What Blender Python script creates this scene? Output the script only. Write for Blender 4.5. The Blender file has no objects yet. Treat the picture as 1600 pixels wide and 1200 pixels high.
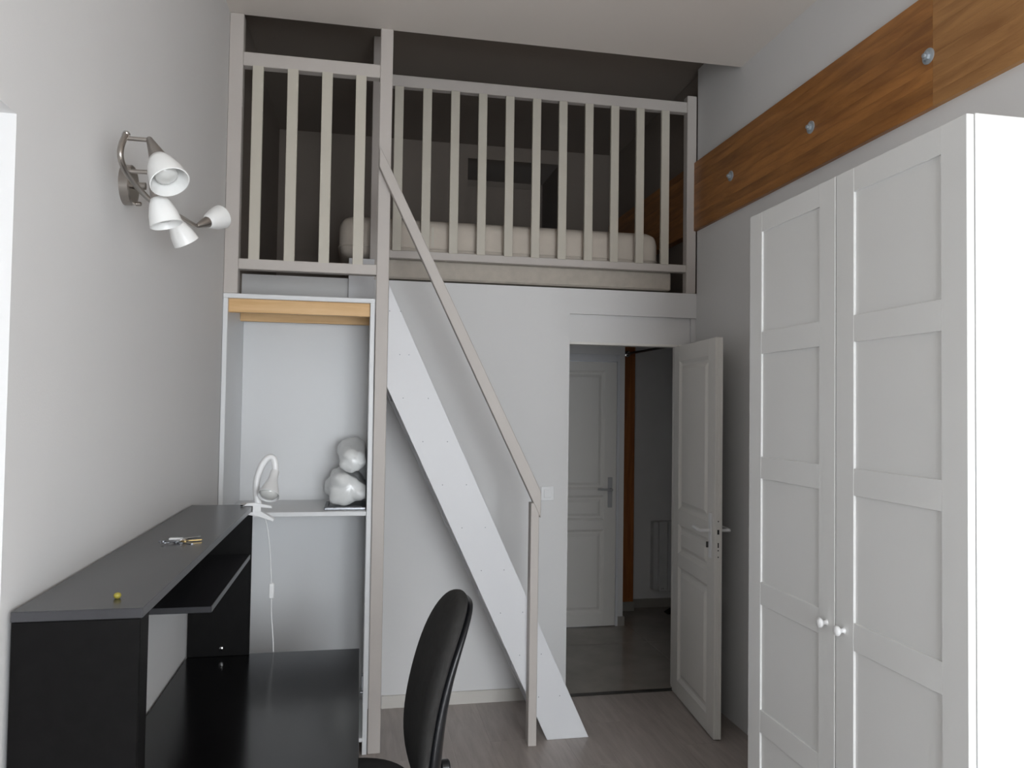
import bpy, bmesh, math, random
from mathutils import Vector, Matrix, noise

random.seed(7)
scene = bpy.context.scene
col = scene.collection

# ------------------------------------------------------------------ camera
F_PX = 1206.0
CAM = Vector((0.0, 0.0, 1.663))
def cam_axes(yaw, pitch, roll):
    a, b, c = (math.radians(v) for v in (yaw, pitch, roll))
    fwd = Vector((math.sin(a)*math.cos(b), math.cos(a)*math.cos(b), math.sin(b)))
    r = Vector((math.cos(a), -math.sin(a), 0)); u = r.cross(fwd)
    return r*math.cos(c)+u*math.sin(c), u*math.cos(c)-r*math.sin(c), fwd
CR, CU, CF = cam_axes(11.0216, 1.7155, 0.8009)
cd = bpy.data.cameras.new('camera'); cd.sensor_width = 36; cd.lens = 36*F_PX/1600
cd.clip_start = 0.02
cam = bpy.data.objects.new('camera', cd); col.objects.link(cam)
cam.matrix_world = Matrix(((CR.x, CU.x, -CF.x, CAM.x), (CR.y, CU.y, -CF.y, CAM.y), (CR.z, CU.z, -CF.z, CAM.z), (0, 0, 0, 1)))
scene.camera = cam
def at(px, py, ax, val):                      # pixel of the photograph -> point on a plane of the room
    d = CF + CR*((px-800)/F_PX) - CU*((py-600)/F_PX)
    i = 'xyz'.index(ax)
    return CAM + d*((val-CAM[i])/d[i])

# ------------------------------------------------------------------ light
w = bpy.data.worlds.new('world'); scene.world = w; w.use_nodes = True
w.node_tree.nodes['Background'].inputs['Color'].default_value = (0.72, 0.84, 1.0, 1)
w.node_tree.nodes['Background'].inputs['Strength'].default_value = 0.6
def area(name, loc, direction, sx, sy, power, color, spread=180):
    l = bpy.data.lights.new(name, 'AREA'); l.shape = 'RECTANGLE'; l.size = sx; l.size_y = sy
    l.energy = power; l.color = color; l.spread = math.radians(spread)
    o = bpy.data.objects.new(name, l); col.objects.link(o); o.location = loc
    o.rotation_euler = Vector(direction).to_track_quat('-Z', 'Y').to_euler()
    return o
area('window_rear_offscreen', (0.95, -2.34, 1.3), (0, 1, -0.35), 1.7, 2.1, 192, (0.905, 0.955, 1.0))
vs = scene.view_settings
vs.view_transform = 'Standard'; vs.look = 'None'; vs.gamma = 1.0; vs.use_curve_mapping = False
vs.exposure = 0.0

# ------------------------------------------------------------------ materials
def lin(r, g, b):
    f = lambda v: (v/12.92 if v <= 0.04045 else ((v+0.055)/1.055)**2.4)
    return (f(r/255), f(g/255), f(b/255), 1)
def mat(name, rgb, rough=0.6, metal=0.0, var=0.03, scale=6.0, bump=0.0, bscale=120.0, coat=0.0, stretch=None, spec=0.5):
    m = bpy.data.materials.new(name); m.use_nodes = True
    nt = m.node_tree; N = nt.nodes; L = nt.links; b = N['Principled BSDF']
    b.inputs['Roughness'].default_value = rough; b.inputs['Metallic'].default_value = metal
    b.inputs['Specular IOR Level'].default_value = spec
    if coat: b.inputs['Coat Weight'].default_value = coat; b.inputs['Coat Roughness'].default_value = 0.12
    tc = N.new('ShaderNodeTexCoord'); mp = N.new('ShaderNodeMapping')
    L.new(tc.outputs['Object'], mp.inputs['Vector'])
    if stretch: mp.inputs['Scale'].default_value = stretch
    nz = N.new('ShaderNodeTexNoise'); nz.inputs['Scale'].default_value = scale; nz.inputs['Detail'].default_value = 4
    L.new(mp.outputs['Vector'], nz.inputs['Vector'])
    cr = N.new('ShaderNodeValToRGB'); c = lin(*rgb)
    cr.color_ramp.elements[0].position = 0.3; cr.color_ramp.elements[1].position = 0.7
    cr.color_ramp.elements[0].color = tuple(v*(1-var) for v in c[:3])+(1,)
    cr.color_ramp.elements[1].color = tuple(min(1, v*(1+var)) for v in c[:3])+(1,)
    L.new(nz.outputs['Fac'], cr.inputs['Fac']); L.new(cr.outputs['Color'], b.inputs['Base Color'])
    if bump:
        n2 = N.new('ShaderNodeTexNoise'); n2.inputs['Scale'].default_value = bscale
        L.new(mp.outputs['Vector'], n2.inputs['Vector'])
        bp = N.new('ShaderNodeBump'); bp.inputs['Strength'].default_value = bump; bp.inputs['Distance'].default_value = 0.002
        L.new(n2.outputs['Fac'], bp.inputs['Height']); L.new(bp.outputs['Normal'], b.inputs['Normal'])
    return m
def wood(name, dark, light, rough=0.5, stretch=(1, 1, 1), scale=8.0, rnd=0.12, coat=0.0):
    m = bpy.data.materials.new(name); m.use_nodes = True
    nt = m.node_tree; N = nt.nodes; L = nt.links; b = N['Principled BSDF']
    b.inputs['Roughness'].default_value = rough
    if coat: b.inputs['Coat Weight'].default_value = coat; b.inputs['Coat Roughness'].default_value = 0.25
    tc = N.new('ShaderNodeTexCoord'); oi = N.new('ShaderNodeObjectInfo')
    ad = N.new('ShaderNodeVectorMath'); ad.operation = 'ADD'
    sc = N.new('ShaderNodeVectorMath'); sc.operation = 'SCALE'; sc.inputs['Scale'].default_value = 37.0
    cb = N.new('ShaderNodeCombineXYZ')
    for i in range(3): L.new(oi.outputs['Random'], cb.inputs[i])
    L.new(cb.outputs[0], sc.inputs[0])
    mp = N.new('ShaderNodeMapping'); mp.inputs['Scale'].default_value = stretch
    L.new(tc.outputs['Object'], mp.inputs['Vector'])
    L.new(mp.outputs['Vector'], ad.inputs[0]); L.new(sc.outputs[0], ad.inputs[1])
    nz = N.new('ShaderNodeTexNoise'); nz.inputs['Scale'].default_value = scale; nz.inputs['Detail'].default_value = 6
    nz.inputs['Roughness'].default_value = 0.6; nz.inputs['Distortion'].default_value = 0.4
    L.new(ad.outputs[0], nz.inputs['Vector'])
    cr = N.new('ShaderNodeValToRGB')
    cr.color_ramp.elements[0].position = 0.32; cr.color_ramp.elements[1].position = 0.68
    cr.color_ramp.elements[0].color = lin(*dark); cr.color_ramp.elements[1].color = lin(*light)
    L.new(nz.outputs['Fac'], cr.inputs['Fac'])
    hs = N.new('ShaderNodeHueSaturation')
    mr = N.new('ShaderNodeMapRange'); mr.inputs['To Min'].default_value = 1-rnd; mr.inputs['To Max'].default_value = 1+rnd
    L.new(oi.outputs['Random'], mr.inputs['Value']); L.new(mr.outputs['Result'], hs.inputs['Value'])
    L.new(cr.outputs['Color'], hs.inputs['Color']); L.new(hs.outputs['Color'], b.inputs['Base Color'])
    bp = N.new('ShaderNodeBump'); bp.inputs['Strength'].default_value = 0.08; bp.inputs['Distance'].default_value = 0.002
    L.new(nz.outputs['Fac'], bp.inputs['Height']); L.new(bp.outputs['Normal'], b.inputs['Normal'])
    return m

M = {}
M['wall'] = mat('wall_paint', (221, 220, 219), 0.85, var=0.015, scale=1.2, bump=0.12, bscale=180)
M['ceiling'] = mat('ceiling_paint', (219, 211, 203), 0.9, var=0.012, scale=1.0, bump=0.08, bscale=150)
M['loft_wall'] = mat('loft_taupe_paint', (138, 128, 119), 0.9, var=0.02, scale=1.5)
M['taupe'] = mat('taupe_paint', (190, 183, 177), 0.5, var=0.03, scale=5, bump=0.1, bscale=60)
M['cream'] = mat('cream_paint', (194, 188, 175), 0.45, var=0.02, scale=5)
M['white'] = mat('white_paint', (219, 219, 221), 0.45, var=0.015, scale=3)
M['lacquer'] = mat('white_lacquer', (227, 227, 225), 0.32, var=0.008, scale=3)
M['melamine'] = mat('white_melamine', (224, 225, 226), 0.4, var=0.01, scale=2)
M['door'] = mat('door_paint', (226, 223, 217), 0.42, var=0.015, scale=2)
M['black'] = wood('black_brown_foil', (8, 7, 7), (14, 13, 13), 0.5, stretch=(1, .08, 1), scale=30, rnd=0.03)
M['black'].node_tree.nodes['Principled BSDF'].inputs['Specular IOR Level'].default_value = 0.12
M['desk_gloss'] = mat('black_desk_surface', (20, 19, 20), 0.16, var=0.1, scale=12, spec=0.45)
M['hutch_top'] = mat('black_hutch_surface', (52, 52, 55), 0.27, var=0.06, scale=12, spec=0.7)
M['edge'] = mat('charcoal_edge_band', (52, 52, 56), 0.4, var=0.03)
M['fabric'] = mat('black_fabric', (46, 45, 44), 0.95, var=0.18, scale=40, bump=0.5, bscale=500)
M['plastic'] = mat('black_plastic', (24, 25, 28), 0.35, var=0.05)
M['nickel'] = mat('brushed_nickel', (172, 166, 160), 0.33, metal=1.0, var=0.04, scale=60)
M['chrome'] = mat('chrome', (215, 215, 215), 0.12, metal=1.0, var=0.01)
M['zinc'] = mat('zinc', (176, 184, 190), 0.42, metal=0.5, var=0.08, scale=40)
M['dark_metal'] = mat('dark_metal', (86, 84, 82), 0.4, metal=0.9, var=0.08, scale=30)
M['steel'] = mat('grey_steel', (140, 142, 146), 0.3, metal=1.0, var=0.05, scale=30)
M['heater'] = mat('heater_enamel', (206, 206, 205), 0.4, var=0.01)
M['satin'] = mat('satin_aluminium', (188, 188, 188), 0.35, metal=0.25, var=0.02)
M['brass'] = mat('brass', (176, 150, 96), 0.3, metal=1.0, var=0.05, scale=30)
M['yellow'] = mat('yellow_plastic', (158, 146, 60), 0.5)
M['wplastic'] = mat('white_plastic', (232, 232, 232), 0.3, var=0.01)
M['grey_plastic'] = mat('grey_plastic', (120, 122, 126), 0.4)
M['mattress'] = mat('mattress_ticking', (200, 190, 178), 0.9, var=0.03, scale=10, bump=0.3, bscale=90)
M['base_fabric'] = mat('bed_base_fabric', (184, 176, 165), 0.92, var=0.06, scale=25, bump=0.5, bscale=45)
M['bag'] = mat('plastic_wrapped_down', (230, 231, 230), 0.3, var=0.02, scale=8, bump=0.6, bscale=26, coat=0.3)
M['socle'] = mat('grey_tile_skirting', (150, 145, 138), 0.4, var=0.05, scale=10)
M['baseboard'] = mat('baseboard_paint', (205, 201, 194), 0.5, var=0.01)
M['subfloor'] = mat('dark_joint', (70, 62, 57), 0.8)
M['grout'] = mat('tile_grout', (112, 106, 98), 0.8)
M['tile'] = mat('polished_tile', (152, 145, 137), 0.19, var=0.10, scale=5, bump=0.02, bscale=10)
M['dark'] = mat('dark_rubber', (28, 25, 24), 0.7)
M['hole'] = mat('black_hole', (25, 24, 24), 0.8)
M['laminate'] = wood('grey_oak_laminate', (158, 148, 142), (177, 168, 162), 0.34, stretch=(7, .7, 1), scale=5, rnd=0.04)
M['beam'] = wood('varnished_spruce', (128, 80, 36), (172, 116, 58), 0.42, stretch=(1, .5, 3.5), scale=6, rnd=0.13, coat=0.15)
M['beam_pale'] = wood('bare_spruce', (146, 100, 56), (182, 134, 82), 0.5, stretch=(1, .5, 3.5), scale=6, rnd=0.05)
M['pine'] = wood('pine_slat', (212, 170, 116), (228, 190, 140), 0.5, stretch=(.5, 4, 6), scale=6, rnd=0.05)
M['post_wood'] = wood('orange_varnished_post', (138, 78, 34), (178, 108, 54), 0.4, stretch=(6, 6, .4), scale=5, rnd=0.02, coat=0.2)
def glass_shade():
    m = bpy.data.materials.new('frosted_white_glass'); m.use_nodes = True
    b = m.node_tree.nodes['Principled BSDF']
    b.inputs['Base Color'].default_value = lin(238, 238, 236); b.inputs['Roughness'].default_value = 0.35
    b.inputs['Subsurface Weight'].default_value = 0.15; b.inputs['Subsurface Radius'].default_value = (.01, .01, .01)
    return m
M['shade'] = glass_shade()
M['bulb'] = mat('bulb_glass', (205, 205, 202), 0.08, var=0.01, coat=0.5)
M['reflector'] = mat('bulb_reflector', (200, 200, 200), 0.15, metal=0.8)
def window_glass():
    m = bpy.data.materials.new('window_glass'); m.use_nodes = True
    b = m.node_tree.nodes['Principled BSDF']
    b.inputs['Roughness'].default_value = 0.02; b.inputs['Transmission Weight'].default_value = 1.0
    return m
M['glass'] = window_glass()

# ------------------------------------------------------------------ mesh helpers
def link(name, me, m, parent=None, loc=(0, 0, 0)):
    o = bpy.data.objects.new(name, me); col.objects.link(o)
    if m is not None and not me.materials: me.materials.append(M[m])
    o.location = loc
    if parent is not None: o.parent = parent
    return o
def finish(bm, name, smooth=None):
    bmesh.ops.recalc_face_normals(bm, faces=bm.faces)
    me = bpy.data.meshes.new(name); bm.to_mesh(me); bm.free()
    if smooth is not None:
        me.shade_smooth()
        me.set_sharp_from_angle(angle=math.radians(smooth))
    return me
def bm_box(bm, a, b):
    x0, y0, z0 = a; x1, y1, z1 = b
    v = [bm.verts.new(p) for p in ((x0,y0,z0),(x1,y0,z0),(x1,y1,z0),(x0,y1,z0),(x0,y0,z1),(x1,y0,z1),(x1,y1,z1),(x0,y1,z1))]
    for f in ((0,3,2,1),(4,5,6,7),(0,1,5,4),(1,2,6,5),(2,3,7,6),(3,0,4,7)): bm.faces.new([v[i] for i in f])
    return v
def org(parent):
    return Vector(parent.get('_o', (0, 0, 0))) if parent is not None else Vector((0, 0, 0))
def box(name, a, b, m, parent=None, bev=0.002):
    # corners a, b in the frame of the thing (world for things that stand unrotated)
    a = Vector(a); b = Vector(b)
    lo = Vector((min(a.x,b.x), min(a.y,b.y), min(a.z,b.z))); hi = Vector((max(a.x,b.x), max(a.y,b.y), max(a.z,b.z)))
    c = Vector(((lo.x+hi.x)/2, (lo.y+hi.y)/2, lo.z))
    bm = bmesh.new(); bm_box(bm, lo-c, hi-c)
    if bev:
        bv = min(bev, 0.3*min(hi-lo))
        bmesh.ops.bevel(bm, geom=list(bm.edges), offset=bv, segments=1, affect='EDGES', profile=0.5)
    o = link(name, finish(bm, name), m, parent, c-org(parent)); o['_o'] = tuple(c)
    return o
def prism(name, pts, ax, v0, v1, m, parent=None, bev=0.002):
    # polygon pts in the plane across axis ax, extruded v0..v1
    def P(p, v): return Vector({'x': (v, p[0], p[1]), 'y': (p[0], v, p[1]), 'z': (p[0], p[1], v)}[ax])
    allp = [P(p, v) for p in pts for v in (v0, v1)]
    c = sum(allp, Vector())/len(allp); c.z = min(p.z for p in allp)
    bm = bmesh.new()
    A = [bm.verts.new(P(p, v0)-c) for p in pts]; B = [bm.verts.new(P(p, v1)-c) for p in pts]
    bm.faces.new(A); bm.faces.new(B[::-1])
    for i in range(len(pts)):
        j = (i+1) % len(pts); bm.faces.new((A[i], B[i], B[j], A[j]))
    bmesh.ops.recalc_face_normals(bm, faces=bm.faces)
    if bev: bmesh.ops.bevel(bm, geom=list(bm.edges), offset=bev, segments=1, affect='EDGES', profile=0.5)
    o = link(name, finish(bm, name), m, parent, c-org(parent)); o['_o'] = tuple(c)
    return o
def ring_loft(bm, rings, cap=True, closed=False):
    R = [[bm.verts.new(p) for p in r] for r in rings]
    n = len(R[0])
    for i in range(len(R)-1):
        for j in range(n):
            bm.faces.new((R[i][j], R[i][(j+1) % n], R[i+1][(j+1) % n], R[i+1][j]))
    if closed:
        for j in range(n): bm.faces.new((R[-1][j], R[-1][(j+1) % n], R[0][(j+1) % n], R[0][j]))
    elif cap:
        bm.faces.new(R[0][::-1]); bm.faces.new(R[-1])
def frame(d):
    d = Vector(d).normalized(); h = Vector((0, 0, 1)) if abs(d.z) < 0.95 else Vector((1, 0, 0))
    s = d.cross(h).normalized(); return d, s, s.cross(d).normalized()
def catmull(P, n=6):
    P = [Vector(p) for p in P]; out = []
    Q = [2*P[0]-P[1]]+P+[2*P[-1]-P[-2]]
    for i in range(1, len(Q)-2):
        for k in range(n):
            t = k/n; a, b, c, d = Q[i-1], Q[i], Q[i+1], Q[i+2]
            out.append(0.5*((2*b)+(c-a)*t+(2*a-5*b+4*c-d)*t*t+(3*b-a-3*c+d)*t*t*t))
    out.append(P[-1]); return out
def tube(name, P, r, m, parent=None, seg=12, smooth=6, closed=False):
    P = [Vector(p) for p in P]
    if smooth and len(P) > 2: P = catmull(P, smooth)
    c = P[0].copy(); c.z = min(p.z for p in P)
    bm = bmesh.new(); rings = []; prev = None
    for i, p in enumerate(P):
        d = (P[min(i+1, len(P)-1)]-P[max(i-1, 0)]).normalized()
        if prev is None: _, s, u = frame(d)
        else:
            s = prev - d*prev.dot(d); s.normalize(); u = s.cross(d).normalized()
        prev = s
        rr = r[min(int(i/max(1, len(P)-1)*(len(r)-1)+.5), len(r)-1)] if isinstance(r, (list, tuple)) else r
        rings.append([p-c+s*(rr*math.cos(2*math.pi*k/seg))+u*(rr*math.sin(2*math.pi*k/seg)) for k in range(seg)])
    ring_loft(bm, rings)
    o = link(name, finish(bm, name, 50), m, parent, c-org(parent)); o['_o'] = tuple(c)
    return o
def lathe(name, A, d, prof, m, parent=None, seg=24, cap=True, sharp=40):
    # profile (distance along d from A, radius)
    A = Vector(A); d, s, u = frame(d); bm = bmesh.new()
    rings = [[d*t+s*(max(r, 1e-5)*math.cos(2*math.pi*k/seg))+u*(max(r, 1e-5)*math.sin(2*math.pi*k/seg)) for k in range(seg)] for t, r in prof]
    ring_loft(bm, rings, cap=cap)
    o = link(name, finish(bm, name, sharp), m, parent, A-org(parent)); o['_o'] = tuple(A)
    return o
def tag(o, label, cat=None, group=None, kind=None):
    o['label'] = label
    if cat: o['category'] = cat
    if group: o['group'] = group
    if kind: o['kind'] = kind
    return o
def thing(name, loc, label, cat, group=None, kind=None, rotz=0.0, local=False):
    o = bpy.data.objects.new(name, None); col.objects.link(o); o.empty_display_size = 0.05
    o.location = loc; o.rotation_euler = (0, 0, rotz)
    o['_o'] = (0, 0, 0) if local else tuple(loc)
    return tag(o, label, cat, group, kind)
def struct(name, boxes, m, label, cat):
    bm = bmesh.new()
    for a, b in boxes: bm_box(bm, a, b)
    o = link(name, finish(bm, name), m); o['_o'] = (0, 0, 0)
    return tag(o, label, cat, kind='structure')
def plabel(o, label): o['label'] = label; return o

# ------------------------------------------------------------------ room dimensions (metres)
XL, XR = -0.645, 1.975           # left and right wall
YR, YL, YB = -2.4, 3.785, 4.347  # rear wall, landing front, wall with the door
YT = 6.0                         # loft back wall
ZC, ZLC = 3.51, 3.735            # ceiling of the room, of the loft
ZF = 2.362                       # loft floor
XH = 3.6                         # hall right end

# floor of planks
fl = struct('floor', [((XL-.2, YR-.1, -.12), (XR+.03, YB+.02, -.012))], 'subfloor', 'grey-brown oak laminate floor of the bedroom', 'floor')
pw, pl = 0.188, 1.26
bm = bmesh.new(); bm_box(bm, (-pw/2+.0002, -pl/2+.0002, -.012), (pw/2-.0002, pl/2-.0002, 0))
bmesh.ops.bevel(bm, geom=[e for e in bm.edges if all(v.co.z > -.001 for v in e.verts)], offset=.0006, segments=1, affect='EDGES')
plank_me = finish(bm, 'plank'); plank_me.materials.append(M['laminate'])
nx = int((XR+.03-XL)/pw)+1
for i in range(nx):
    x = XL-.01+pw*(i+.5); off = (0.37*i) % 1.0*pl
    y = YB+.0-pl/2+off
    x0, x1 = x-pw/2, min(x+pw/2, XR+.02)
    while y+pl/2 > YR:
        top = min(y+pl/2, YB+.02)
        if top-(y-pl/2) > .05:
            if top < y+pl/2-1e-4 or x1 < x+pw/2-1e-4:
                o = box('plank', (x0+.0002, y-pl/2+.0002, -.012), (x1-.0002, top-.0002, 0), 'laminate', fl, bev=.0006)
            else:
                o = link('plank', plank_me, None, fl, (x, y, 0))
        y -= pl

# hall floor of tiles
fh = struct('floor_hall', [((0.3, YB+.02, -.12), (XH+.1, 6.4, -.012))], 'grout', 'polished grey-brown tiled floor of the hall behind the doorway', 'floor')
ts = 0.90
for i in range(-4, 4):
    for j in range(-1, 5):
        x0 = 2.045+i*ts; y0 = YB+.03+j*ts
        a = (max(x0, .3)+.0015, max(y0, YB+.03)+.0015, -.012); b = (min(x0+ts, XH)-.0015, min(y0+ts, 6.3)-.0015, 0)
        if b[0]-a[0] > .03 and b[1]-a[1] > .03: box('tile', a, b, 'tile', fh, bev=.0015)
tag(box('trim_1', (1.186, YB-.005, -.01), (1.876, YB+.035, .004), 'dark_metal'), 'thin dark metal threshold strip under the doorway', 'threshold', kind='structure')

# walls
struct('wall_left', [((XL-.25, YR-.2, -.1), (XL, .45, 3.9)), ((XL-.25, .45, 2.2), (XL, 1.585, 3.9)), ((XL-.25, 1.585, -.1), (XL, YL+.07, 3.9)), ((XL-.25, YL+.07, -.1), (XL, YT+.2, 2.18))],
       'wall', 'plain pale grey wall behind the black desk and spotlight', 'wall')
dr = thing('door_3', (XL-.2, 1.01, 0), 'white panel closing the recess in the pale wall before the desk', 'door', kind='structure')
box('leaf', (XL-.225, .452, 0), (XL-.19, 1.583, 2.198), 'white', dr)
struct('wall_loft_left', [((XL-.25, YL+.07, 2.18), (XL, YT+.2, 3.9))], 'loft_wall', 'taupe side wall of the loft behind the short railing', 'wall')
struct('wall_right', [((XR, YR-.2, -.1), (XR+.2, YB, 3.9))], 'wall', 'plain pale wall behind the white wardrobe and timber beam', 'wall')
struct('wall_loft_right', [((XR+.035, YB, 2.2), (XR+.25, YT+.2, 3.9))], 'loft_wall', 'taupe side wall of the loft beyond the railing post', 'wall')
YH = 5.70
struct('wall_back', [((XL-.1, YB, -.1), (1.186, YB+.1, ZF-.148)), ((XL-.1, YB, ZF-.148), (XR, YB+.1, ZF)),
                     ((1.186, YB+.028, 2.045), (1.945, YB+.1, ZF-.14)), ((1.945, YB+.012, 2.07), (XR, YB+.1, ZF-.14)),
                     ((1.945, YB+.028, 2.045), (XR, YB+.1, 2.07)),
                     ((1.876, YB+.006, -.1), (XH+.1, YB+.1, 2.045)), ((XR, YB+.006, 2.045), (XH+.1, YB+.1, 2.3))],
       'wall', 'pale wall under the loft with the open doorway', 'wall')
struct('wall_rear', [((XL-.2, YR-.2, -.1), (.05, YR, 3.9)), ((1.85, YR-.2, -.1), (XR+.2, YR, 3.9)), ((.05, YR-.2, 2.4), (1.85, YR, 3.9)), ((.05, YR-.2, -.1), (1.85, YR, .12))],
       'wall', 'pale wall with the window opposite the loft', 'wall')
wn = thing('window_1', (.95, YR-.12, .12), 'white two-leaf window opposite the loft', 'window', kind='structure')
for x0, x1 in ((.05, .13), (.91, .99), (1.77, 1.85)): box('frame_post', (x0, YR-.15, .12), (x1, YR-.09, 2.4), 'white', wn)
for z0, z1 in ((.12, .2), (2.32, 2.4)): box('frame_rail', (.05, YR-.15, z0), (1.85, YR-.09, z1), 'white', wn)
for x0, x1 in ((.13, .91), (.99, 1.77)): box('pane', (x0, YR-.125, .2), (x1, YR-.119, 2.32), 'glass', wn, bev=0)
struct('ceiling', [((XL-.1, YR-.2, ZC), (XR+.1, YL+.012, 3.95))], 'ceiling', 'plain pale ceiling of the bedroom, ending at the loft', 'ceiling')
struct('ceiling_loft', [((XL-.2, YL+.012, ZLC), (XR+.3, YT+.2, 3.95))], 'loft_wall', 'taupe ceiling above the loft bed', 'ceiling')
struct('floor_loft', [((XL-.1, YB+.1, 2.215), (XH+.1, YT+.3, ZF))], 'wall', 'slab of the loft under the bed', 'floor')
nx0, nx1, nzt = .79, 1.53, 3.625
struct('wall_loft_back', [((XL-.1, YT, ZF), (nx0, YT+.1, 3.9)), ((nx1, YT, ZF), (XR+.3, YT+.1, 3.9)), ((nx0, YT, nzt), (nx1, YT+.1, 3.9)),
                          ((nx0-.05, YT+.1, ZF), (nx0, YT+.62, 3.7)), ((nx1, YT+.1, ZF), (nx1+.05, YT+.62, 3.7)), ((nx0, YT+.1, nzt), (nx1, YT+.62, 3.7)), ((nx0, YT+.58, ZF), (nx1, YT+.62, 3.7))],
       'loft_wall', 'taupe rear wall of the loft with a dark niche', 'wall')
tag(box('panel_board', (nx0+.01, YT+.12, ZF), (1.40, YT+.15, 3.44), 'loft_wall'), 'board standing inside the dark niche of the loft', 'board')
struct('baseboard_back', [((.14, YB-.012, 0), (1.0, YB, .068))], 'baseboard', 'pale baseboard under the stair', 'baseboard')
# hall beyond the doorway
struct('wall_hall', [((.3, YH, -.1), (1.05, YH+.1, 2.3)), ((1.05, YH, 2.06), (1.95, YH+.1, 2.3)), ((1.95, YH, -.1), (2.0, YH+.1, 2.3)),
                     ((1.9, YH+.1, -.1), (2.0, 6.3, 2.3)), ((1.9, 6.2, -.1), (XH+.1, 6.3, 2.3)), ((XH, YB, -.1), (XH+.1, 6.3, 2.3)), ((.3, YB+.1, -.1), (.4, YH, 2.3))],
       'wall', 'pale walls of the hall seen through the doorway', 'wall')
struct('baseboard_hall', [((2.0, 6.188, 0), (XH, 6.2, .07))], 'socle', 'grey tile skirting below the wall heater in the hall', 'baseboard')
struct('trim_2', [((1.955, YH-.010, 0), (2.012, YH, .07)), ((2.0, YH, 0), (2.012, 6.15, .07))], 'socle', 'short grey tile skirting beside the closed hall door', 'baseboard')

# ------------------------------------------------------------------ doors
def lever(parent, x, y, z, dirx, m='nickel'):
    # lever handle on a door face; local axes: x along the door, face towards -y
    p = box('handle_plate', (x-.018, y-.008, z-.14), (x+.018, y, z+.09), m, parent, bev=.004)
    tube('handle', [(x, y, z), (x, y-.05, z), (x+dirx*.012, y-.058, z), (x+dirx*.11, y-.055, z+.004)], .0085, m, parent, seg=10, smooth=4)
    return p
def panelled_leaf(parent, w, h, t, panels, m):
    # leaf in local axes: x 0..w, y -t..0 (front face at -t), z 0..h ; raised-and-fielded panels as parts
    core = box('leaf', (0, -t+.0135, .006), (w, -.0135, h), m, parent, bev=.0015)
    xs = panels[0][0], panels[0][1]
    for sgn, yf in ((-1, -t), (1, 0.0)):
        y0, y1 = (yf, yf+.014) if sgn < 0 else (yf-.014, yf)
        box('stile', (0, y0, .006), (xs[0], y1, h), m, parent, bev=.0015); box('stile', (xs[1], y0, .006), (w, y1, h), m, parent, bev=.0015)
        zz = [.006]+[z for p in panels for z in (p[2], p[3])]+[h]
        for k in range(0, len(zz), 2): box('rail', (xs[0], y0, zz[k]), (xs[1], y1, zz[k+1]), m, parent, bev=.0015)
        for (x0, x1, z0, z1) in panels:
            # moulding: a sloped frame round a raised field
            bm = bmesh.new(); yb = y0+.013 if sgn < 0 else y1-.013; yt = y0+.0015 if sgn < 0 else y1-.0015
            def ring(i, y): return [bm.verts.new(p) for p in ((x0+i, y, z0+i), (x1-i, y, z0+i), (x1-i, y, z1-i), (x0+i, y, z1-i))]
            A = ring(.0, yt+ (.0008 if sgn < 0 else -.0008)); B = ring(.016, yb); C = ring(.028, yb); D = ring(.05, yt)
            for P, Q in ((A, B), (B, C), (C, D)):
                for k in range(4): bm.faces.new((P[k], P[(k+1) % 4], Q[(k+1) % 4], Q[k]))
            bm.faces.new(D)
            link('panel', finish(bm, 'panel'), m, parent)
    return core

# open bedroom door, hinged on the right jamb, swung into the room
H = (1.872, 4.337); E = (1.808, 3.655)
ang = math.atan2(E[1]-H[1], E[0]-H[0]); Wd = math.hypot(E[0]-H[0], E[1]-H[1])
d1 = thing('door_1', (H[0], H[1], 0), 'open pale panelled door leaf swung into the bedroom', 'door', kind='structure', rotz=ang, local=True)
# local x runs from the hinge to the free edge; the face seen from the room looks towards local -y
panelled_leaf(d1, Wd, 2.035, .04, [(.10, Wd-.105, .10, .755), (.10, Wd-.105, .83, .995), (.10, Wd-.105, 1.085, 1.945)], 'door')
lever(d1, Wd-.05, -.04, 1.045, -1, 'wplastic')
box('handle_plate', (Wd-.068, .0, .905), (Wd-.032, .008, 1.135), 'wplastic', d1, bev=.003)
tube('handle', [(Wd-.05, .0, 1.045), (Wd-.05, .05, 1.045), (Wd-.062, .058, 1.045), (Wd-.16, .055, 1.048)], .0085, 'wplastic', d1, seg=10, smooth=4)
lp = box('lock_plate', (Wd-.001, -.032, .90), (Wd+.0015, -.010, 1.13), 'door', d1, bev=.0005)
for z0, z1, hw in ((1.032, 1.056, .005), (.965, .99, .003), (.948, .954, .003), (.915, .921, .003), (1.095, 1.101, .003)):
    box('latch_hole', (Wd+.0014, -.021-hw, z0), (Wd+.0022, -.021+hw, z1), 'hole', d1, bev=0)
box('key_tab', (Wd-.075, -.058, .955), (Wd-.069, -.04, .985), 'dark_metal', d1, bev=.001)
fr = thing('trim_3', (1.88, YB+.02, 0), 'pale frame around the open doorway', 'door frame', kind='structure')
box('jamb', (1.868, YB+.012, 0), (1.888, YB+.104, 2.05), 'door', fr)
box('jamb', (1.180, YB+.03, 0), (1.192, YB+.104, 2.05), 'door', fr)
box('head', (1.192, YB+.026, 2.038), (1.868, YB+.104, 2.052), 'door', fr)
box('stop', (1.856, YB+.055, 0), (1.868, YB+.07, 2.04), 'door', fr)

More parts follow.
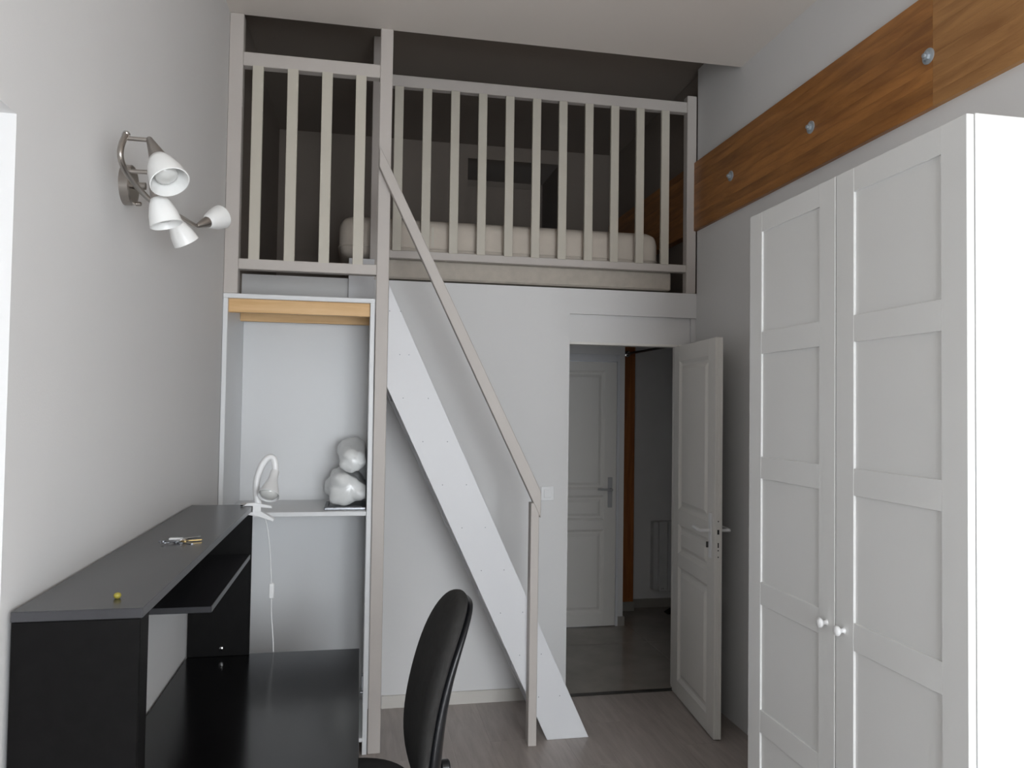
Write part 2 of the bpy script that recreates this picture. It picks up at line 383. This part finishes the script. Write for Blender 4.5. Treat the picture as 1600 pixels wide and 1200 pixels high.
# closed door in the hall
d2 = thing('door_2', (1.20, YH+.03, 0), 'closed pale panelled door at the end of the hall', 'door', kind='structure', local=True)
panelled_leaf(d2, .735, 2.02, .04, [(.10, .64, .10, .735), (.10, .64, .81, .995), (.10, .64, 1.045, 1.95)], 'door')
lever(d2, .735-.05, -.04, 1.045, -1, 'satin')
f2 = thing('trim_4', (1.57, YH, 0), 'pale frame around the closed hall door', 'door frame', kind='structure')
box('jamb', (1.937, YH-.012, 0), (1.957, YH+.1, 2.08), 'white', f2); box('jamb', (1.178, YH-.012, 0), (1.198, YH+.1, 2.08), 'white', f2)
box('head', (1.198, YH-.012, 2.024), (1.937, YH+.1, 2.08), 'white', f2)

# ------------------------------------------------------------------ glulam beam along the right wall
bz0, bz1, yj = 2.742, 3.158, 2.355
be = thing('timber_beam', (XR-.0, 2.0, bz0), 'orange glued-laminated timber beam bolted along the pale wall', 'beam')
n = 9; dz = (bz1-bz0)/n
for k in range(n):
    for (y0, y1, mm) in ((YR+.02, yj, 'beam_pale'), (yj, YT, 'beam')):
        box('lamella', (XR-.022, y0+.0005, bz0+k*dz+.0001), (XR+.06 if False else XR+.034, y1-.0005, bz0+(k+1)*dz-.0001), mm, be, bev=.0006)
for px, py in ((1451, 88), (1267, 199), (1142, 275)):
    p = at(px, py, 'x', XR-.022)
    wsh = plabel(lathe('bolt_washer', p, (-1, 0, 0), [(0, .028), (.004, .028), (.005, .026)], 'zinc', be, seg=24), 'galvanised bolt with washer')
    lathe('nut', p+Vector((-.005, 0, 0)), (-1, 0, 0), [(0, .015), (.010, .015), (.011, .013)], 'zinc', wsh, seg=6)
    lathe('bolt_end', p+Vector((-.015, 0, 0)), (-1, 0, 0), [(0, .008), (.008, .008), (.009, .006)], 'zinc', wsh, seg=12)

# ------------------------------------------------------------------ railings
def baluster_mesh(h, w=.050, t=.022):
    bm = bmesh.new(); bm_box(bm, (-w/2, -t/2, 0), (w/2, t/2, h))
    bmesh.ops.bevel(bm, geom=list(bm.edges), offset=.002, segments=1, affect='EDGES')
    me = finish(bm, 'baluster'); me.materials.append(M['cream']); return me
r1 = thing('loft_railing', (-.29, YL, 2.18), 'short landing railing of four cream balusters between two taupe posts', 'railing')
box('post', (-.644, YL, 2.1785), (-.580, YL+.06, ZC), 'taupe', r1, bev=.003)
box('post', (.060, YL, 0), (.120, YL+.06, ZC), 'taupe', r1, bev=.003)
box('top_rail', (-.581, YL+.004, 3.265), (.061, YL+.056, 3.33), 'taupe', r1, bev=.003)
box('bottom_rail', (-.581, YL+.004, 2.295), (.061, YL+.056, 2.345), 'taupe', r1, bev=.003)
bme = baluster_mesh(.93)
for i in range(4): plabel(link('baluster', bme, None, r1, Vector((-.512+.1605*i, YL+.015, 2.34))-org(r1)), 'cream square baluster')
r2 = thing('loft_railing', (1.0, YB, ZF), 'long railing of eleven cream balusters before the loft bed', 'railing')
box('post', (.030, YB-.002, ZF-.0), (.092, YB+.055, ZLC), 'taupe', r2, bev=.003)
box('post', (1.908, YB-.002, ZF), (1.968, YB+.055, 3.568), 'taupe', r2, bev=.003)
box('top_rail', (.091, YB+.004, 3.465), (1.909, YB+.05, 3.53), 'taupe', r2, bev=.003)
box('bottom_rail', (.091, YB+.004, 2.49), (1.909, YB+.05, 2.535), 'taupe', r2, bev=.003)
bme2 = baluster_mesh(.935)
for i in range(11): plabel(link('baluster', bme2, None, r2, Vector((.177+.1592*i, YB+.010, 2.53))-org(r2)), 'cream square baluster')
tag(box('support_board', (-.082, YB-.035, 2.1785), (.056, YB-.001, 2.47), 'white'), 'short white upright board standing on the landing by the bed end', 'board')

# ------------------------------------------------------------------ steep stair
st = thing('staircase', (.6, YL+.03, 0), 'steep white miller stair with taupe handrail and newel', 'staircase')
def zlo(x): return .223+(.84-x)*2.125
def zup(x): return .010+(1.157-x)*2.168
def stringer(y0, y1):
    xa = .1205
    return prism('stringer', [(xa, zlo(xa)), (.945, 0), (1.161, 0), (xa, zup(xa))], 'y', y0, y1, 'white', st, bev=.002)
s1 = stringer(YL+.018, YL+.05); stringer(YB-.05, YB-.014)
for k in range(-7, 3):
    z = 1.70+.212*k
    xl = .84-(z-.223)/2.125; xu = 1.157-(z-.01)/2.168
    if xl+.02 < .122: xl = .1095
    if z < 2.2:
        box('tread', (xl+.012, YL+.049, z-.016), (xu-.01, YB-.049, z+.016), 'white', st, bev=.002)
    for x in (max(xl, .125)+.055, xu-.055):
        lathe('screw', (x, YL+.0185, z), (0, -1, 0), [(0, .0028), (.0006, .0028), (.001, .001)], 'steel', s1, seg=8)
sc_ = 3.74/3.785
def hp(x, z): return (x*sc_, 1.663+(z-1.663)*sc_)
prism('handrail', [hp(.064, 2.828), hp(.894, 1.108), hp(.894, 1.242), hp(.118, 2.825), hp(.064, 2.93)], 'y', YL-.045, YL-.001, 'taupe', st, bev=.003)
box('newel_post', (.834, YL-.041, 0), (.876, YL+.019, 1.19), 'taupe', st, bev=.003)

# ------------------------------------------------------------------ open cabinet under the landing
cb = thing('open_cabinet', (-.3, YL+.25, 0), 'open white built-in cabinet with one shelf under the landing', 'cabinet')
cx0, cx1, cy0, cy1, cz = -.643, .056, YL-.002, 4.29, 2.178
box('side_panel', (cx0, cy0, 0), (cx0+.022, cy1, cz-.022), 'melamine', cb); box('side_panel', (cx1-.022, cy0, 0), (cx1, cy1, cz-.022), 'melamine', cb)
box('top_panel', (cx0, cy0, cz-.022), (cx1, cy1+.05, cz), 'melamine', cb)
box('back_panel', (cx0+.022, cy1-.012, 0), (cx1-.022, cy1, cz-.022), 'melamine', cb)
box('bottom_panel', (cx0+.022, cy0, .06), (cx1-.022, cy1-.012, .08), 'melamine', cb)
box('shelf', (cx0+.022, cy0+.012, 1.130), (cx1-.022, cy1-.012, 1.152), 'melamine', cb)
plabel(box('front_slat', (cx0+.022, cy0+.02, 2.092), (cx1-.022, cy0+.05, cz-.022), 'pine', cb), 'pine slat under the cabinet top')
plabel(box('rear_slat', (cx0+.022, cy1-.13, 2.088), (cx1-.022, cy1-.10, cz-.022), 'pine', cb), 'pine slat under the cabinet top')
p = at(568, 1075, 'x', cx1-.022)
plabel(box('hinge', (cx1-.03, cy0+.006, .30), (cx1-.0215, cy0+.05, .37), 'steel', cb, bev=.002), 'steel hinge plate')
lathe('hinge_screw', (cx1-.0305, cy0+.015, .29), (-1, 0, 0), [(-.008, .006), (.004, .006), (.006, .004)], 'steel', cb, seg=12)

# ------------------------------------------------------------------ loft bed
bb = tag(box('bed_base', (.10, YB+.062, ZF+.022), (1.838, YB+1.0, 2.497), 'base_fabric', bev=.01), 'thin cream quilted bed base lying on the loft floor', 'bed base')
def cushion(name, a, b, m, edge=.05, seg=5):
    a = Vector(a); b = Vector(b); c = (a+b)/2; c.z = a.z
    bm = bmesh.new(); bm_box(bm, a-c, b-c)
    bmesh.ops.bevel(bm, geom=list(bm.edges), offset=edge, segments=seg, affect='EDGES', profile=0.5)
    o = link(name, finish(bm, name, 60), m, None, c); o['_o'] = tuple(c); return o
mt = tag(cushion('mattress', (-.142, YB+.075, 2.497), (1.77, YB+.98, 2.742), 'mattress', .075), 'thick off-white mattress behind the loft railing', 'mattress')
for z in (2.565, 2.69):
    # piping runs round the mattress
    r = .072; x0, x1, y0, y1 = -.143, 1.771, YB+.074, YB+.981
    P = []
    for cx, cy, a0 in ((x1-r, y0+r, -90), (x1-r, y1-r, 0), (x0+r, y1-r, 90), (x0+r, y0+r, 180)):
        for k in range(5):
            a = math.radians(a0+k*22.5); P.append((cx+r*math.cos(a), cy+r*math.sin(a), z))
    P.append(P[0])
    if z < 2.6: tube('piping', P, .004, 'mattress', mt, seg=6, smooth=0)
plabel(box('label_strip', (.376, YB+.0735, 2.575), (.392, YB+.076, 2.69), 'cream', mt, bev=0), 'narrow pale fabric label')

# ------------------------------------------------------------------ wardrobe
wd = thing('wardrobe', (1.67, 2.03, 0), 'tall white two-door wardrobe with framed panel doors', 'wardrobe')
wx, wy0, wy1, wz = 1.360, 1.531, 2.545, 2.36
bx = wx+.023
box('side_panel', (bx, wy0, 0), (XR-.004, wy0+.018, wz), 'lacquer', wd); box('side_panel', (bx, wy1-.018, 0), (XR-.004, wy1, wz), 'lacquer', wd)
box('top_panel', (bx, wy0+.018, wz-.018), (XR-.004, wy1-.018, wz), 'lacquer', wd)
box('bottom_panel', (bx, wy0+.018, .06), (XR-.004, wy1-.018, .078), 'lacquer', wd)
box('plinth', (bx+.02, wy0+.018, 0), (bx+.036, wy1-.018, .06), 'lacquer', wd)
box('back_panel', (XR-.010, wy0+.018, .078), (XR-.004, wy1-.018, wz-.018), 'lacquer', wd)
rails = [(.055, .205), (.562, .640), (.996, 1.074), (1.428, 1.504), (1.860, 1.937), (2.287, 2.357)]
for (y0, y1) in ((2.0365, wy1-.001), (wy0+.001, 2.0315)):
    dd = box('door', (wx+.0065, y0+.02, .07), (wx+.017, y1-.02, 2.34), 'lacquer', wd, bev=0)
    plabel(dd, 'white framed wardrobe door of five panels')
    sA = (y0, y0+.083 if y0 < 2 else y0+.081); sB = (y1-.083, y1)
    box('stile', (wx, sA[0], .055), (wx+.02, sA[1], 2.357), 'lacquer', dd, bev=.0015)
    box('stile', (wx, sB[0], .055), (wx+.02, sB[1], 2.357), 'lacquer', dd, bev=.0015)
    for z0, z1 in rails: box('rail', (wx+.0003, sA[1]-.001, z0), (wx+.0197, sB[0]+.001, z1), 'lacquer', dd, bev=.0015)
    ky = 2.076 if y0 > 2 else 1.992
    lathe('knob', (wx+.001, ky, 1.041), (-1, 0, 0), [(0, .006), (.001, .009), (.004, .007), (.012, .0065), (.016, .010), (.021, .0145), (.026, .0145), (.030, .010), (.032, .002)], 'wplastic', dd, seg=20, sharp=60)

# ------------------------------------------------------------------ desk with hutch
dk = thing('desk', (-.32, 2.38, 0), 'black desk with a raised hutch shelf along the pale wall', 'desk')
hx0, hx1, hy0, hy1, hz, dz_ = -.636, -.405, 1.609, 3.178, 1.267, .689
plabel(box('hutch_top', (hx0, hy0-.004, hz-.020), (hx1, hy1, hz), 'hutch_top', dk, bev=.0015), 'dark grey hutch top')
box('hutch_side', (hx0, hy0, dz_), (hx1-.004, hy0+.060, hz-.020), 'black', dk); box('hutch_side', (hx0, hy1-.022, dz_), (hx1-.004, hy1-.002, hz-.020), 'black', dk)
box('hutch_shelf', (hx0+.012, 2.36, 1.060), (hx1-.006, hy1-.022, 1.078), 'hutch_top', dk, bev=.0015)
box('hutch_back', (hx0, 2.0, 1.060), (hx0+.012, hy1-.022, hz-.020), 'black', dk)
plabel(box('desktop', (hx0, hy0-.002, dz_-.028), (.012, hy1, dz_), 'desk_gloss', dk, bev=.0015), 'glossy black desktop')
box('leg_panel', (hx0, hy0, 0), (-.02, hy0+.022, dz_-.028), 'black', dk); box('leg_panel', (hx0, hy1-.022, 0), (-.02, hy1-.002, dz_-.028), 'black', dk)
box('modesty_panel', (hx0+.03, hy0+.022, .30), (hx0+.046, hy1-.022, dz_-.028), 'black', dk)
lathe('bolt_cap', at(346, 1013, 'y', hy1-.0225), (0, -1, 0), [(0, .0075), (.004, .0075), (.006, .004)], 'chrome', dk, seg=14)

# small things on the hutch
tag(lathe('bead', at(181, 937, 'z', hz)+Vector((0, .01, .0)), (0, 0, 1), [(0, .003), (.002, .006), (.006, .0075), (.010, .006), (.012, .002)], 'yellow', seg=14, sharp=80), 'tiny yellow round bead on the hutch top', 'bead')
kc = at(282, 847, 'z', hz)
ks = thing('key_bunch', kc, 'bunch of steel and brass keys on a ring lying on the hutch', 'keys', local=True)
def ringmesh(name, c, R, r, m, parent, tilt=0.0):
    bm = bmesh.new(); rings = []
    for i in range(24):
        a = 2*math.pi*i/24; d = Vector((math.cos(a), math.sin(a), 0))
        rings.append([Vector(c)+d*(R+r*math.cos(b))+Vector((0, 0, r*math.sin(b)+tilt*d.x)) for b in [2*math.pi*k/8 for k in range(8)]])
    ring_loft(bm, rings, closed=True)
    return link(name, finish(bm, name, 60), m, parent)
ringmesh('key_ring', (.0, .0, .007), .014, .0016, 'chrome', ks, .003)
def key(c, a, L, m, z):
    bm = bmesh.new(); t = .0024; R = .0105
    pts = [(R*math.cos(2*math.pi*k/14), R*math.sin(2*math.pi*k/14)) for k in range(1, 14)]
    # head circle, then the blade with teeth
    pts = [(-p[0], p[1]) for p in pts]
    pts = [(R*math.cos(math.radians(d)), R*math.sin(math.radians(d))) for d in range(20, 341, 20)]
    b = [(L, -.0042), (L+.003, 0), (L, .0042), (L-.006, .0026), (L-.010, .0042), (L-.014, .0022), (L-.02, .0042)]
    pts = pts+b
    ca, sa = math.cos(a), math.sin(a)
    A = [bm.verts.new((x*ca-y*sa, x*sa+y*ca, 0)) for x, y in pts]; B = [bm.verts.new((v.co.x, v.co.y, t)) for v in A]
    bm.faces.new(A); bm.faces.new(B[::-1])
    for i in range(len(A)): j = (i+1) % len(A); bm.faces.new((A[i], B[i], B[j], A[j]))
    bmesh.ops.triangulate(bm, faces=[f for f in bm.faces if len(f.verts) > 4])
    return link('key', finish(bm, 'key'), m, ks, (c[0], c[1], z))
key((-.012, .006), 2.95, .048, 'steel', .0); key((.012, -.004), .35, .045, 'brass', .003); key((.004, -.012), -.6, .042, 'steel', .0)
key((.006, .014), .75, .05, 'chrome', .0055); key((-.006, -.012), 3.9, .046, 'steel', .004)
box('key_tag', (-.034, .008, .004), (.004, .022, .010), 'wplastic', ks, bev=.002)

# clip lamp on the far corner of the hutch
YC = 3.135
cl = thing('clip_lamp', (hx1-.01, YC, hz), 'white gooseneck clip lamp clamped to the hutch corner', 'lamp')
prism('clamp_jaw', [(-.440, hz+.001), (-.425, hz+.012), (-.395, hz+.014), (-.335, hz+.002), (-.330, hz-.008), (-.375, hz-.004), (-.400, hz+.001)], 'y', YC-.018, YC+.018, 'wplastic', cl, bev=.0015)
prism('clamp_jaw', [(-.430, hz-.0212), (-.402, hz-.0212), (-.380, hz-.014), (-.322, hz-.050), (-.326, hz-.060), (-.38, hz-.040), (-.43, hz-.030)], 'y', YC-.018, YC+.018, 'wplastic', cl, bev=.0015)
prism('clamp_spring', [(-.402, hz-.022), (-.372, hz-.022), (-.372, hz+.006), (-.402, hz+.006)], 'y', YC-.019, YC-.014, 'wplastic', cl, bev=.001)
tube('clamp_pad', [(-.448, YC-.012, hz+.007), (-.415, YC-.012, hz+.007)], .006, 'chrome', cl, seg=10)
gn = [at(px, py, 'y', YC+.0) for px, py in ((406, 793), (401, 775), (401, 752), (408, 730), (418, 716), (427, 716), (430, 728), (430, 738))]
tube('gooseneck', gn, .0125, 'wplastic', cl, seg=12)
top = at(430, 736, 'y', YC); dn = (at(420, 772, 'y', YC-.075)-top).normalized()
sh = lathe('lamp_shade', top, dn, [(0, .010), (.004, .0165), (.045, .0180), (.052, .0205), (.085, .031), (.118, .0415), (.119, .0400), (.085, .0285), (.055, .018), (.03, .010)], 'wplastic', cl, seg=28)
lathe('bulb', top+dn*.06, dn, [(0, .012), (.02, .022), (.045, .033), (.052, .034), (.060, .028), (.066, .016), (.068, .002)], 'bulb', sh, seg=24, sharp=70)
cp = [at(px, py, 'y', 3.19) for px, py in ((411, 801), (417, 822), (421, 850), (423, 885), (424, 912))]
cd_ = tube('cord', cp, .0024, 'wplastic', cl, seg=8)
sw = box('cord_switch', at(421.5, 935, 'y', 3.195)-Vector((.004, .008, 0)), at(427, 911, 'y', 3.195)+Vector((.004, .008, 0)), 'wplastic', cl, bev=.003)
cp2 = [at(px, py, 'y', 3.195) for px, py in ((424, 934), (424, 960), (426, 990), (427, 1015), (428, 1080), (426, 1160))]
tube('cord', cp2+[Vector((cp2[-1].x-.02, 3.26, .004)), Vector((cp2[-1].x-.08, 3.4, .004))], .0026, 'wplastic', cl, seg=8)

# ------------------------------------------------------------------ things on the cabinet shelf
zs = 1.1525
def roll(name, front, back, y0, y1, seed, lobe, label):
    # soft roll lying along y, wrapped in plastic; front / back = (x, z, half width, half height) of its end sections
    bm = bmesh.new(); rings = []; n = 34; S = 44; xmax = .029
    for i in range(n+1):
        t = i/n; y = y0+(y1-y0)*t
        cx, cz_, rx, rz = (front[k]+(back[k]-front[k])*min(1, t*1.6) for k in range(4))
        q_ = min(t, 1-t)*(y1-y0)
        k = 1 if q_ > .04 else .50+.50*(1-(1-q_/.04)**3)
        r = []
        for j in range(S):
            a = 2*math.pi*j/S; ca, sa = math.cos(a), math.sin(a)
            q = 1+.16*noise.noise(Vector((ca*1.4+seed, sa*1.4, y*7)))+.08*noise.noise(Vector((ca*3.5+seed, sa*3.5, y*15)))+.04*noise.noise(Vector((ca*9, sa*9+seed, y*30)))
            q *= 1+lobe*math.cos(3*a+.6)*(1-t)
            yy = y+.03*noise.noise(Vector((ca*1.5, seed, sa*1.5)))*(1-t)
            r.append(Vector((min(xmax, cx+rx*k*q*ca), yy, max(zs+.014, cz_+rz*k*q*sa))))
        rings.append(r)
    c = Vector((front[0], (y0+y1)/2, zs+.014))
    rings = [[p-c for p in r] for r in rings]
    ring_loft(bm, rings)
    return tag(link(name, finish(bm, name, 80), 'bag', None, c), label, 'bedding')
tag(thing('metal_frame', (-.07, 3.98, zs), 'flat stack of silver metal bars under the wrapped bedding', 'metal frame'), 'flat stack of silver metal bars under the wrapped bedding', 'metal frame')
mf = bpy.data.objects['metal_frame']
for k, (y0, y1) in enumerate(((3.845, 3.862), (3.90, 3.917))):
    box('bar', (-.165+.012*k, y0, zs+.0), (.030, y1, zs+.013), 'steel', mf, bev=.002)
box('bar', (-.168, 3.862, zs), (-.150, 4.10, zs+.013), 'steel', mf, bev=.002); box('bar', (.012, 3.862, zs), (.030, 4.10, zs+.013), 'steel', mf, bev=.002)
box('bar', (-.13, 3.868, zs+.0), (.012, 3.882, zs+.012), 'chrome', mf, bev=.002)
roll('wrapped_duvet', (-.058, zs+.088, .088, .074), (-.075, zs+.10, .10, .085), 3.865, 4.22, 3.1, .13, 'larger crumpled white duvet roll in clear plastic, underneath')
roll('wrapped_pillow', (-.032, zs+.228, .062, .055), (-.045, zs+.272, .072, .070), 3.875, 4.24, 8.4, .04, 'smaller white pillow roll in clear plastic on top of the duvet')

# ------------------------------------------------------------------ light switch
p0 = at(845, 760, 'y', YB); p1 = at(865, 782, 'y', YB)
ls = thing('light_switch', ((p0.x+p1.x)/2, YB, p1.z), 'white square light switch between stair and doorway', 'light switch')
box('plate', (p0.x, YB-.009, p1.z), (p1.x, YB, p0.z), 'wplastic', ls, bev=.003)
box('rocker', (p0.x+.017, YB-.013, p1.z+.017), (p1.x-.017, YB-.008, p0.z-.017), 'wplastic', ls, bev=.003)

# ------------------------------------------------------------------ wall spotlight
wc = at(194, 289, 'x', XL)
wl = thing('wall_spotlight', (XL, wc.y, wc.z), 'four-spot brushed nickel wall light with white glass shades', 'wall light', local=False)
lathe('wall_plate', (XL, wc.y, wc.z), (1, 0, 0), [(0, .054), (.022, .054), (.025, .051)], 'nickel', wl, seg=40)
lathe('plate_screw', (XL+.026, wc.y+.02, wc.z-.045), (1, 0, 0), [(0, .006), (.012, .006), (.014, .004)], 'nickel', wl, seg=14)
XB = XL+.055
bp_ = [at(px, py, 'x', XB) for px, py in ((197, 210), (190, 226), (188, 243), (193, 261), (204, 279), (219, 297), (233, 311), (248, 321), (264, 330), (282, 339), (297, 348), (304, 352))]
bar = tube('bar', bp_, .0075, 'nickel', wl, seg=14)
lathe('bar_end_cap', bp_[0], (bp_[0]-bp_[1]).normalized(), [(-.004, .0095), (.003, .0095), (.004, .008)], 'chrome', wl, seg=16)
tube('bar_stem', [(XL+.02, wc.y, wc.z), (XB, wc.y, wc.z)], .010, 'nickel', wl, seg=14)
def spot(start, arm_end, d, g=1.0, ln=.046):
    d = Vector(d).normalized()
    tube('spot_arm', [start, arm_end], .0055, 'nickel', wl, seg=12)
    sc3 = lambda pr: [(t*g, r*g) for t, r in pr]
    lathe('spot_cone', arm_end-d*.006, d, [(0, .006), (.002, .0075), (ln+.014, .0225*g), (ln+.016, .021*g)], 'nickel', wl, seg=26)
    s = lathe('glass_shade', arm_end+d*ln, d, sc3([(0, .016), (.003, .0225), (.02, .031), (.05, .0405), (.082, .0455), (.083, .0432), (.05, .0380), (.02, .0285), (.006, .019)]), 'shade', wl, seg=36, sharp=60)
    lathe('bulb', arm_end+d*(ln+.014), d, sc3([(0, .010), (.01, .014), (.025, .0225), (.045, .0265), (.050, .0245), (.056, .014), (.058, .002)]), 'bulb', s, seg=24, sharp=70)
def vdir(p, right, down, toward):
    vw = (p-CAM).normalized()
    return CR*right-CU*down-vw*toward
a1 = at(197, 216, 'x', XB); e1 = a1+Vector((.055, 0, 0)); spot(a1, e1, vdir(e1, .044, .092, .055), 1.04, .066)
a2 = at(199, 267, 'x', XB); e2 = a2+Vector((.055, 0, 0)); spot(a2, e2, vdir(e2, .030, .100, -.002), .88, .066)
a3 = at(250, 322, 'x', XB); e3 = at(262, 340, 'x', XB+.055); e3 = a3+Vector((.014, .0, .004)); spot(a3, e3, vdir(e3, .050, .088, -.05), .84, .052)
a4 = bp_[-1]; e4 = a4+Vector((.012, .0, 0)); spot(a4, e4, vdir(e4, .080, -.030, -.11), .95)

# ------------------------------------------------------------------ office chair
ch = thing('office_chair', (.02, 2.36, 0), 'black fabric swivel office chair with tall curved back at the desk', 'chair', rotz=math.radians(4), local=True)
def loft_shape(name, rows, m, parent, S=40, power=2.6):
    # rows: (centre x, centre z, half width y, thickness front, thickness back, tilt, curl)
    bm = bmesh.new(); rings = []
    for (cx, cz_, hw, tf, tb, curl) in rows:
        r = []
        for j in range(S):
            a = 2*math.pi*j/S; ca, sa = math.cos(a), math.sin(a)
            yy = hw*math.copysign(abs(ca)**(2/power), ca); th = tf if sa < 0 else tb
            xx = th*math.copysign(abs(sa)**(2/power), sa)
            xx -= curl*(yy/.22)**2
            r.append(Vector((cx+xx, yy, cz_)))
        rings.append(r)
    ring_loft(bm, rings)
    return link(name, finish(bm, name, 70), m, parent)
def back_curve(v):
    return .178+.118*v**2.2
zb0, zb1 = .545, 1.09
rc, rs = [], []
N_ = 30
for i in range(N_+1):
    v = .5-.5*math.cos(math.pi*i/N_)
    e = max(0.0, 1-(2*v-1)**4)**.42
    hw = (.215-.05*v)*(.12+.88*e); k = .25+.75*e
    cxv = back_curve(v)
    rc.append((cxv, zb0+(zb1-zb0)*v, hw, .042*k, (.004+.024*v)*k, .018))
    rs.append((cxv+.014+.008*v, zb0-.01+(zb1-zb0-.006)*v, hw*.97, .022*k, (.040-.026*v)*k, .020))
bk = plabel(loft_shape('backrest', rc, 'fabric', ch), 'black fabric back cushion')
plabel(loft_shape('back_shell', rs, 'plastic', ch), 'glossy black plastic back shell')
seat_rows = []
bm = bmesh.new(); rings = []
for z, k in ((.425, .80), (.432, .93), (.45, .985), (.475, 1.0), (.495, .985), (.508, .93), (.515, .80), (.519, .45)):
    r = []
    for j in range(44):
        a = 2*math.pi*j/44; ca, sa = math.cos(a), math.sin(a)
        x = .235*k*math.copysign(abs(ca)**(2/2.7), ca); y = .245*k*math.copysign(abs(sa)**(2/2.7), sa)
        r.append(Vector((x-.05, y, z+(.012*(abs(y)/.24)**2 if z > .5 else 0)-(.02*max(0, -x-.1)/.13 if z > .44 else 0))))
    rings.append(r)
ring_loft(bm, rings)
plabel(link('seat', finish(bm, 'seat', 60), 'fabric', ch), 'black fabric seat cushion')
box('seat_pan', (-.20, -.17, .408), (.12, .17, .432), 'plastic', ch, bev=.006)
tube('back_bar', [(.02, 0, .40), (.15, 0, .40), (.205, 0, .42), (.218, 0, .47), (.215, 0, .58)], .017, 'plastic', ch, seg=12)
lathe('back_knob', (.222, -.02, .572), (1, 0, 0), [(0, .012), (.012, .014), (.016, .024), (.036, .024), (.040, .020)], 'plastic', ch, seg=18)
lathe('gas_column', (-.04, 0, .08), (0, 0, 1), [(0, .028), (.20, .028), (.202, .018), (.335, .018)], 'plastic', ch, seg=20)
for k in range(5):
    a = 2*math.pi*k/5+.3; ca, sa = math.cos(a), math.sin(a)
    lg = tube('base_leg', [(-.04+.02*ca, .02*sa, .115), (-.04+.16*ca, .16*sa, .095), (-.04+.29*ca, .29*sa, .072)], [.022, .018, .014], 'plastic', ch, seg=12)
    c = Vector((-.04+.29*ca, .29*sa, .026)); ax = Vector((-sa, ca, 0))
    lathe('caster', c-ax*.022, ax, [(0, .018), (.003, .026), (.017, .026), (.019, .016), (.025, .016), (.027, .026), (.041, .026), (.044, .018)], 'plastic', lg, seg=18).location = c-ax*.022-Vector(lg['_o'])

# ------------------------------------------------------------------ things in the hall
hp_ = thing('wooden_post', (2.12, 6.15, 0), 'orange varnished timber post standing in the hall', 'post')
box('post', (2.03, 6.10, .06), (2.232, 6.19, 2.215), 'post_wood', hp_, bev=.004)
plabel(box('foot', (2.025, 6.092, 0), (2.238, 6.19, .075), 'socle', hp_, bev=.002), 'grey tile foot')
zr = at(979, 553, 'y', 6.10).z
rd = thing('curtain_rod', (2.165, 5.6, zr-.03), 'thin metal rod fixed to the orange post in the hall', 'rod')
tube('rod', [(2.160, 6.098, zr), (2.19, 4.47, zr)], .010, 'steel', rd, seg=12)
lathe('bracket', (2.160, 6.10, zr), (0, -1, 0), [(0, .026), (.006, .026), (.010, .016), (.025, .014)], 'chrome', rd, seg=20)
ra = thing('wall_heater', (2.7, 6.2, .15), 'white electric wall heater beside the open door, in the hall', 'heater')
box('back_box', (2.415, 6.13, .155), (3.05, 6.20, .72), 'heater', ra, bev=.004)
box('front_panel', (2.455, 6.10, .150), (2.530, 6.135, .725), 'heater', ra, bev=.004)
box('front_panel', (2.535, 6.10, .150), (3.02, 6.135, .725), 'heater', ra, bev=.004)
for x in (2.475, 2.487, 2.493): box('badge', (x, 6.0988, .170), (x+.004, 6.1005, .176), 'dark', ra, bev=0)
ds = at(1049, 958, 'z', 0)
tag(prism('door_wedge', [(ds.x-.05, 0), (ds.x+.11, 0), (ds.x+.11, .055), (ds.x+.0, .03)], 'y', ds.y-.04, ds.y+.05, 'dark', bev=.004), 'small dark rubber wedge on the hall floor under the heater', 'door wedge')

for o in scene.objects:
    if '_o' in o: del o['_o']
